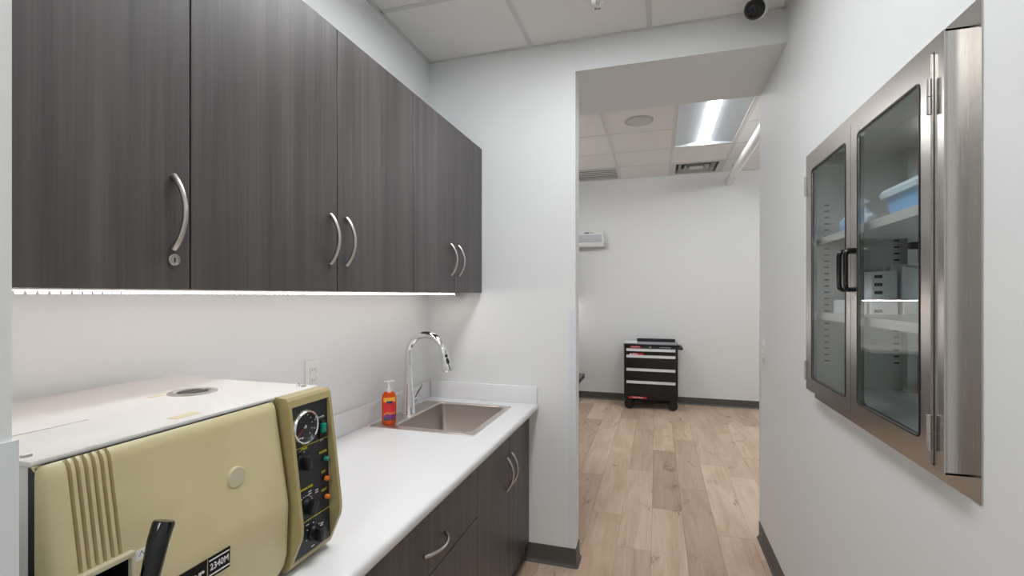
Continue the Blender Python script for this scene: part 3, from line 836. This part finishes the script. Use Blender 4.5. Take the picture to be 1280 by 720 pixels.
# interior
bm = bmesh.new(); q = .0015
bx(bm, XD+.008, CXB, CY0+.001, CY0+.001+q, CZ0+.001, CZ1-.001)
bx(bm, XD+.008, CXB, CY0+.001, CY1-.001, CZ0+.001, CZ0+.001+q)
bx(bm, XD+.008, CXB, CY0+.001, CY1-.001, CZ1-.001-q, CZ1-.001)
link('interior_shell', bm, 'steelin', t)
fe = box('end_panel', XD+.008, CXB, CY1-.0025, CY1-.001, CZ0+.002, CZ1-.002, 'steelin', t)
me_slot = None
for x in (.588, .800):
    for k in range(26):
        z = 1.16+k*.0225
        if me_slot is None:
            b2 = bmesh.new(); bx(b2, -.008, .008, -.0004, .0004, -.0028, .0028); me_slot = bpy.data.meshes.new('shelf_slot'); b2.to_mesh(me_slot); b2.free(); me_slot.materials.append(M['black'])
        o = bpy.data.objects.new('shelf_slot', me_slot); C.objects.link(o); o.parent = fe; o.location = Vector((x, CY1-.0029, z))-off(fe)
# back with glass doors towards the other side
bm = bmesh.new()
bk = .845
for a in ((CY0, 1.17, CZ0, CZ1), (1.53, 1.575, CZ0, CZ1), (1.935, CY1, CZ0, CZ1), (1.17, 1.935, CZ0, CZ0+.05), (1.17, 1.935, CZ1-.05, CZ1)): bx(bm, bk, bk+.015, a[0]+.002, a[1]-.002 if a[1] == CY1 else a[1], a[2]+.002, a[3]-.002)
link('back_frame', bm, 'steelin', t)
for a, b_ in ((1.165, 1.535), (1.57, 1.94)): box('back_pane', bk+.008, bk+.012, a, b_, CZ0+.045, CZ1-.045, 'backpane', t)
for x in (.815,):
    box('corner_post', x, x+.028, CY1-.045, CY1-.004, CZ0+.003, CZ1-.003, 'steelin', t)
# shelves
for z in (1.595, 1.335):
    bm = bmesh.new(); bx(bm, .548, bk-.004, CY0+.006, CY1-.006, z-.003, z); bx(bm, .546, .549, CY0+.006, CY1-.006, z-.022, z+.001)
    link('shelf', bm, 'steelin', t)
# doors
def glass_door(y0, y1, gy0, gy1, hinge_y):
    gz0, gz1 = 1.104, 1.836
    x0, x1 = XD-.006, XD+.010
    bm = bmesh.new()
    O = rrect(y0, y1, DZ0, DZ1, .0015, 5); I = rrect(gy0, gy1, gz0, gz1, .014, 5)
    loops(bm, [[(x1, *p) for p in O], [(x0, *p) for p in O], [(x0, *p) for p in I], [(x1, *p) for p in I]], close=True)
    d = link('door', bm, 'steel', t, origin=(x0, hinge_y, DZ0))
    bm = bmesh.new()
    loops(bm, [[(x0+.001, *p) for p in rrect(gy0, gy1, gz0, gz1, .014, 5)], [(x0-.0012, *p) for p in rrect(gy0-.002, gy1+.002, gz0-.002, gz1+.002, .014, 5)], [(x0-.0012, *p) for p in rrect(gy0+.002, gy1-.002, gz0+.002, gz1-.002, .012, 5)], [(x0+.001, *p) for p in rrect(gy0+.003, gy1-.003, gz0+.003, gz1-.003, .012, 5)]])
    link('gasket', bm, 'black', d)
    box('glass_pane', x0+.003, x0+.0065, gy0-.003, gy1+.003, gz0-.003, gz1+.003, 'glass', d)
    for z in (1.79, 1.125):
        bm = bmesh.new()
        for a, b_ in ((-.035, -.001), (.001, .035)): tube(bm, [(x0-.003, hinge_y, z+a), (x0-.003, hinge_y, z+b_)], .0045, 10)
        link('hinge', bm, 'nickel', d, smooth=True)
    return d
dn = glass_door(1.1455, 1.552, 1.187, 1.506, 1.144)
df = glass_door(1.5545, 1.9635, 1.592, 1.905, 1.965)
for d, y in ((dn, 1.518), (df, 1.566)):
    bm = bmesh.new(); za, zb = 1.413, 1.520; x0 = XD-.006; o_ = .024
    pts = [(x0, y, za), (x0-o_*.7, y, za), (x0-o_*.93, y, za+.004), (x0-o_, y, za+.014), (x0-o_, y, zb-.014), (x0-o_*.93, y, zb-.004), (x0-o_*.7, y, zb), (x0, y, zb)]
    tube(bm, pts, .0066, 12); link('handle', bm, 'blackgloss', d, smooth=True)

# contents of the steel cabinet
S1, S2 = 1.5955, 1.3355
def tray(y0, y1, x0, x1, z, h, label, lidlab):
    t2 = thing('storage_tub', label, 'tub', ((x0+x1)/2, (y0+y1)/2, z), 'blue tubs in the steel cabinet')
    bm = bmesh.new(); rr = lambda e, zz_: [(x, y, zz_) for x, y in rrect(x0+e, x1-e, y0+e, y1-e, .015, 4)]
    loops(bm, [rr(.014, z), rr(.004, z+h), rr(.006, z+h), rr(.016, z+.003)], True, True); link('tub', bm, 'bluebox', t2, smooth=True)
    bm = bmesh.new(); loops(bm, [rr(-.004, z+h-.008), rr(-.006, z+h+.004), rr(0, z+h+.014), rr(.02, z+h+.016)], True, True); link('lid', bm, 'bluelid', t2, smooth=True)
tray(1.30, 1.50, .570, .70, S1, .062, 'blue plastic tub with pale lid on the upper shelf, right of the handles', '')
tray(1.20, 1.285, .575, .70, S1, .085, 'taller blue plastic tub at the right edge of the glass, upper shelf', '')
def bag(x, y, z, r_, h, label):
    t2 = thing('plastic_bag', label, 'bag', (x, y, z))
    rnd = random.Random(3)
    bm = bmesh.new(); bmesh.ops.create_icosphere(bm, subdivisions=3, radius=1)
    for v in bm.verts:
        n_ = 1+.18*math.sin(9*v.co.x+4*v.co.z)*math.cos(7*v.co.y)+rnd.uniform(-.07, .07)
        v.co = Vector((x+v.co.x*r_*n_*.8, y+v.co.y*r_*n_, z+max(0, (v.co.z*n_+1)/2.15*h)))
    link('wrapper', bm, 'bluelid', t2)
    bm = bmesh.new(); bx(bm, x-r_*.82, x-r_*.2, y-r_*.6, y+r_*.7, z+.012, z+h*.62, .01); link('contents', bm, 'bluebox', t2, smooth=True)
    bm = bmesh.new(); tube(bm, [(x, y-r_*.3, z+h*.85), (x-.01, y-r_*.5, z+h*1.1), (x-.004, y-r_*.65, z+h*1.28)], [.02, .014, .026], 8, flat=(1, .35)); link('gathered_top', bm, 'paperwhite', t2)
bag(.625, 1.80, S1, .055, .085, 'crumpled blue and white plastic bag on the upper shelf behind the far glass door')
def carton(y0, y1, x0, x1, z, h, label, marks):
    t2 = thing('carton', label, 'box', ((x0+x1)/2, (y0+y1)/2, z), 'white cartons in the steel cabinet')
    box('carton_body', x0, x1, y0, y1, z, z+h, 'paperwhite', t2, bev=.001, seg=1)
    for k in range(marks):
        zz_ = z+h*(.2+.6*k/max(1, marks-1)); box('printed_mark', x0+.008, x0+.030, y0-.0006, y0, zz_-.005, zz_+.005, 'darkprint', t2)
carton(1.79, 1.93, .655, .725, S2+.0003, .052, 'flat white carton with dark print on the middle shelf, bottom of the stack', 1)
carton(1.79, 1.93, .655, .725, S2+.0528, .085, 'white carton with three dark marks lying on top of the flat carton', 3)
carton(1.80, 1.92, .590, .648, S2+.0003, .045, 'small white carton with dark print at the front of the middle shelf', 1)
for k in range(7):
    y = 1.765+.0245*k
    tag(box('sterile_pouch', .732+.004*(k % 3), .808, y, y+.012+.006*(k % 2), S2+.0003, S2+.150+.004*((k*5) % 4), 'bluelid' if k % 3 == 1 else 'paperwhite', None, bev=.003),
        'tall pale packet standing upright in a row on the middle shelf', 'packet', 'upright packets on the middle shelf')
# dispenser-like bottle at back right of cabinet
t2 = thing('spray_bottle', 'black and white trigger bottle at the back of the middle shelf', 'bottle', (.725, 1.60, S2))
bm = bmesh.new(); lathe(bm, [(.026, 0), (.028, .01), (.028, .10), (.012, .14), (.012, .16)], (.725, 1.60, S2), 'Z', 18); link('bottle_body', bm, 'paperwhite', t2, smooth=True)
bm = bmesh.new(); lathe(bm, [(.014, .15), (.014, .19), (.010, .20)], (.725, 1.60, S2), 'Z', 14); bx(bm, .675, .735, 1.59, 1.61, S2+.19, S2+.21, .004); link('trigger_head', bm, 'black', t2, smooth=True)

# ------------------------------------------------------------------ near ceiling: camera and sprinkler
t = thing('security_camera', 'white dome security camera with black lens on the ceiling corner', 'camera', (.418, 2.325, ZC))
KX, KY = .418, 2.322
bm = bmesh.new(); lathe(bm, [(.056, 0), (.056, -.012), (.052, -.020), (.048, -.022)], (KX, KY, ZC), 'Z', 28); link('mount', bm, 'white', t, smooth=True)
bm = bmesh.new(); bmesh.ops.create_uvsphere(bm, u_segments=28, v_segments=18, radius=.050); bmesh.ops.translate(bm, verts=bm.verts, vec=(KX, KY, ZC-.036)); link('ball', bm, 'white', t, smooth=True)
look = Vector((-.42, -.78, -.62)).normalized(); cc = Vector((KX, KY, ZC-.036))
bm = bmesh.new(); tube(bm, [cc+look*.024, cc+look*.0275, cc+look*.040, cc+look*.0485, cc+look*.0515], [.0435, .0432, .0345, .0215, .007], 28); fc = link('lens_face', bm, 'blackgloss', t, smooth=True)
lo = cc+look*.048+Vector((-.003, 0, -.004)); bm = bmesh.new(); tube(bm, [lo, lo+look*.003], [.014, .012], 20); link('lens', bm, 'panel', fc)
bm = bmesh.new(); tube(bm, [lo+look*.0025, lo+look*.0045], [.006, .005], 14); link('lens_core', bm, 'blackgloss', fc, smooth=True)
t = thing('sprinkler', 'small chrome fire sprinkler head hanging from the near ceiling', 'sprinkler', (-.252, 2.12, ZC))
SPX, SPY = -.252, 2.125
bm = bmesh.new(); lathe(bm, [(.030, 0), (.029, -.004), (.016, -.008), (.010, -.010)], (SPX, SPY, ZC+.002), 'Z', 20); link('escutcheon', bm, 'chrome', t, smooth=True)
bm = bmesh.new(); lathe(bm, [(.008, -.008), (.008, -.018), (.004, -.020), (.004, -.030), (.007, -.032), (.014, -.034), (.013, -.036), (.004, -.037)], (SPX, SPY, ZC), 'Z', 16); link('deflector', bm, 'chrome', t, smooth=True)

# ------------------------------------------------------------------ far room
t = thing('ceiling_speaker', 'round grey speaker grille in the far room ceiling', 'speaker', (-.152, 4.345, ZF))
bm = bmesh.new(); lathe(bm, [(.125, .003), (.125, -.004), (.117, -.006)], (-.152, 4.345, ZF), 'Z', 36); link('rim', bm, 'venttrim', t, smooth=True)
bm = bmesh.new(); lathe(bm, [(.117, -.005), (.06, -.009), (.002, -.010)], (-.152, 4.345, ZF), 'Z', 36); link('grille', bm, 'speaker', t, smooth=True)

# supply diffuser, square rings
x0, x1, y0, y1 = .162, .743, 5.877, 6.447
t = thing('ceiling_vent', 'square air diffuser with nested louvres in the far room ceiling', 'vent', ((x0+x1)/2, (y0+y1)/2, ZF))
box('backing', x0, x1, y0, y1, ZF+.062, ZF+.066, 'ventdark', t)
def ring(e0, e1, za, zb, name, m):
    bm = bmesh.new(); sq = lambda e, z: [(x0+e, y0+e, z), (x1-e, y0+e, z), (x1-e, y1-e, z), (x0+e, y1-e, z)]
    loops(bm, [sq(e0, za), sq(e1, zb), sq(e1, zb+.003), sq(e0, za+.003)], close=True); link(name, bm, m, t)
ring(0, .055, ZF+.002, ZF+.001, 'frame', 'grid'); ring(.055, .058, ZF+.001, ZF+.05, 'collar', 'venttrim')
ring(.085, .125, ZF+.001, ZF+.04, 'louvre', 'venttrim'); ring(.150, .19, ZF+.001, ZF+.04, 'louvre', 'venttrim')
box('centre_plate', x0+.215, x1-.215, y0+.215, y1-.215, ZF+.004, ZF+.007, 'grid', t)
# linear return grille
x0, x1, y0, y1 = -1.048, -.467, 5.877, 6.447
t = thing('ceiling_vent', 'slatted return air grille in the far room ceiling, left side', 'vent', ((x0+x1)/2, (y0+y1)/2, ZF))
box('backing', x0, x1, y0, y1, ZF+.042, ZF+.046, 'ventdark', t)
ring(0, .018, ZF+.002, ZF+.001, 'frame', 'grid')
for k in range(6):
    y = y0+.03+k*.092
    bm = bmesh.new(); prism(bm, [(y, ZF+.002), (y+.05, ZF+.002), (y+.062, ZF+.02), (y+.05, ZF+.006), (y, ZF+.006)], 'X', x0+.018, x1-.018); link('slat', bm, 'grid', t)

# pipe
t = thing('ceiling_pipe', 'white pipe running under the far room ceiling into the wall', 'pipe', (.85, 5, 2.80))
bm = bmesh.new(); tube(bm, [(.85, 3.05, 2.80), (.85, 6.455, 2.80)], .043, 24); link('tube', bm, 'pipe', t, smooth=True)
for y in (4.15, 6.10):
    bm = bmesh.new(); lathe(bm, [(.0445, -.003), (.0445, .003)], (.85, y, 2.80), 'Y', 24); link('joint_band', bm, 'venttrim', t, smooth=True)
    box('hanger', .848, .852, y-.01, y+.01, 2.842, ZF+.002, 'venttrim', t)

# wall unit
t = thing('air_conditioner', 'white wall unit with grey front panel high on the far wall', 'wall unit', (-1.0, YF, 2.04))
box('casing', -1.42, -.675, YF-.11, YF-.001, 2.055, 2.24, 'white', t, bev=.01)
box('front_panel', -1.39, -.695, YF-.114, YF-.105, 2.095, 2.195, 'greypane', t, bev=.002)
bm = bmesh.new(); prism(bm, [(YF-.10, 2.035), (YF-.02, 2.035), (YF-.02, 2.06), (YF-.112, 2.06)], 'X', -1.41, -.68); link('air_flap', bm, 'white', t)
box('end_cap', -.682, -.645, YF-.085, YF-.002, 2.03, 2.095, 'greypane', t, bev=.008)
box('printed_mark', -.925, -.862, YF-.1115, YF-.109, 2.214, 2.228, 'blueprint', t)
box('printed_mark', -.855, -.805, YF-.1115, YF-.109, 2.216, 2.225, 'greyprint', t)

# tool cart
CX0, CX1, CYF, CYB = -.388, .240, 6.0, 6.40
t = thing('tool_cart', 'black rolling tool cart with silver drawer pulls against the far wall', 'tool cart', ((CX0+CX1)/2, 6.2, 0))
box('body', CX0, CX1, CYF+.012, CYB, .125, .785, 'cart', t, bev=.006)
bm = bmesh.new(); bx(bm, CX0-.004, CX1+.004, CYF-.002, CYB, .780, .797, .005); link('top', bm, 'cart', t, smooth=True)
box('top_rim', CX0+.14, CX1-.02, CYB-.05, CYB-.01, .795, .838, 'cart', t, bev=.006)
box('top_mat', CX0+.01, CX1-.01, CYF+.02, CYB-.06, .797, .800, 'greyprint', t)
tag(box('paper_pad', CX0+.005, CX0+.150, CYF+.015, CYF+.20, .8005, .822, 'paperwhite', None, bev=.003), 'white paper pad lying on the left corner of the tool cart', 'paper')
for z0, z1 in ((.672, .745), (.510, .666), (.358, .504), (.165, .352)):
    d = box('drawer', CX0+.028, CX1-.028, CYF, CYF+.015, z0, z1, 'cart', t, bev=.003)
    bm = bmesh.new(); prism(bm, [(CYF-.016, z1-.032), (CYF-.012, z1-.004), (CYF+.002, z1), (CYF+.002, z1-.034)], 'X', CX0+.030, CX1-.030); link('drawer_pull', bm, 'alu', d)
def redlabel(xa, xb, z0, z1, s=None, size=.02):
    p = box('badge', xa, xb, CYF-.0035, CYF+.011, z0, z1, 'red', t)
    if s: text('lettering', s, ((xa+xb)/2, CYF-.004, (z0+z1)/2), size, 'print', p, '-Y', bold=.0004)
    return p
redlabel(CX0+.075, CX0+.200, .752, .774, 'CRAFTSMAN', .017)
p = redlabel(CX0+.065, CX0+.230, .650, .688)
box('printed_mark', CX0+.070, CX0+.090, CYF-.0045, CYF-.003, .656, .682, 'print', p)
box('printed_mark', CX0+.098, CX0+.160, CYF-.0045, CYF-.003, .672, .682, 'print', p)
box('printed_mark', CX0+.098, CX0+.215, CYF-.0045, CYF-.003, .658, .666, 'print', p)
redlabel(CX0+.060, CX0+.270, .135, .158, 'CRAFTSMAN', .022)
box('printed_mark', CX0+.42, CX0+.545, CYF+.006, CYF+.0125, .758, .768, 'greyprint', t)
bm = bmesh.new(); lathe(bm, [(.010, .0), (.010, .018), (.002, .019)], (CX0+.31, CYF-.005, .763), 'Y', 14); link('lock', bm, 'nickel', t)
bm = bmesh.new(); tube(bm, [(CX1, CYF+.05, .755), (CX1+.04, CYF+.05, .75), (CX1+.045, CYF+.06, .75), (CX1+.045, CYB-.06, .75), (CX1+.04, CYB-.05, .75), (CX1, CYB-.05, .755)], .016, 10); link('push_handle', bm, 'black', t, smooth=True)
for x in (CX0+.06, CX1-.06):
    for y in (CYF+.045, CYB-.055):
        bm = bmesh.new(); lathe(bm, [(.02, -.0155), (.056, -.0155), (.060, -.010), (.060, .010), (.056, .0155), (.02, .0155)], (x, y, .060), 'Y', 22); wh = link('caster_wheel', bm, 'rubber', t, smooth=True)
        bm = bmesh.new(); bx(bm, x-.022, x+.022, y-.022, y-.018, .05, .118); bx(bm, x-.022, x+.022, y+.018, y+.022, .05, .118); bx(bm, x-.03, x+.03, y-.03, y+.03, .118, .127); link('caster_fork', bm, 'cart', wh)

# left side of the far room: table whose edge shows past the wall end, cabinets above (seen in the glass)
t = thing('work_table', 'dark edged work table, its corner peeking past the wall end', 'table', (-.92, 3.5, 0))
box('table_top', -1.30, -.60, 2.62, 4.14, .680, .716, 'black', t, bev=.002)
for x in (-1.26, -.88):
    for y in (2.68, 3.9): box('leg', x-.02, x+.02, y-.02, y+.02, 0, .68, 'nickel', t, bev=.003)
QX0, QX1 = FXL+.02, -1.12
t = thing('wall_cabinet', 'dark wood wall cabinet on the far wall, mirrored in the glass doors', 'cabinet', ((QX0+QX1)/2, YF-.16, 1.345), 'far room cabinets')
box('body', QX0, QX1, YF-.32, YF-.001, 1.345, 2.0, 'wood', t)
n = 3; wd = (QX1-QX0)/n
for k in range(n):
    a = QX0+wd*k; d = box('door', a+.002, a+wd-.002, YF-.339, YF-.3205, 1.343, 2.0, 'wood', t)
    bow_handle(d, (a+wd-.04, YF-.339, 1.42), (a+wd-.04, YF-.339, 1.565), (0, -1, 0))
t = thing('led_strip', 'glowing LED light strip under the far wall cabinet', 'light strip', ((QX0+QX1)/2, YF-.2, 1.345))
box('channel', QX0+.04, QX1-.04, YF-.212, YF-.19, 1.338, 1.3445, 'alu', t); box('diffuser', QX0+.045, QX1-.045, YF-.210, YF-.192, 1.332, 1.338, 'led', t)
t = thing('base_cabinet', 'dark wood base cabinet with white top at the far wall', 'cabinet', ((QX0+QX1)/2, YF-.3, 0), 'far room cabinets')
box('body', QX0, QX1, YF-.58, YF-.02, .10, .79, 'wood', t); box('toe_kick', QX0, QX1, YF-.53, YF-.02, 0, .10, 'wood', t)
for k in range(n):
    a = QX0+wd*k; box('door', a+.002, a+wd-.002, YF-.599, YF-.5805, .105, .775, 'wood', t)
box('worktop', QX0, QX1+.02, YF-.635, YF-.001, .79, .829, 'counter', t, bev=.006)
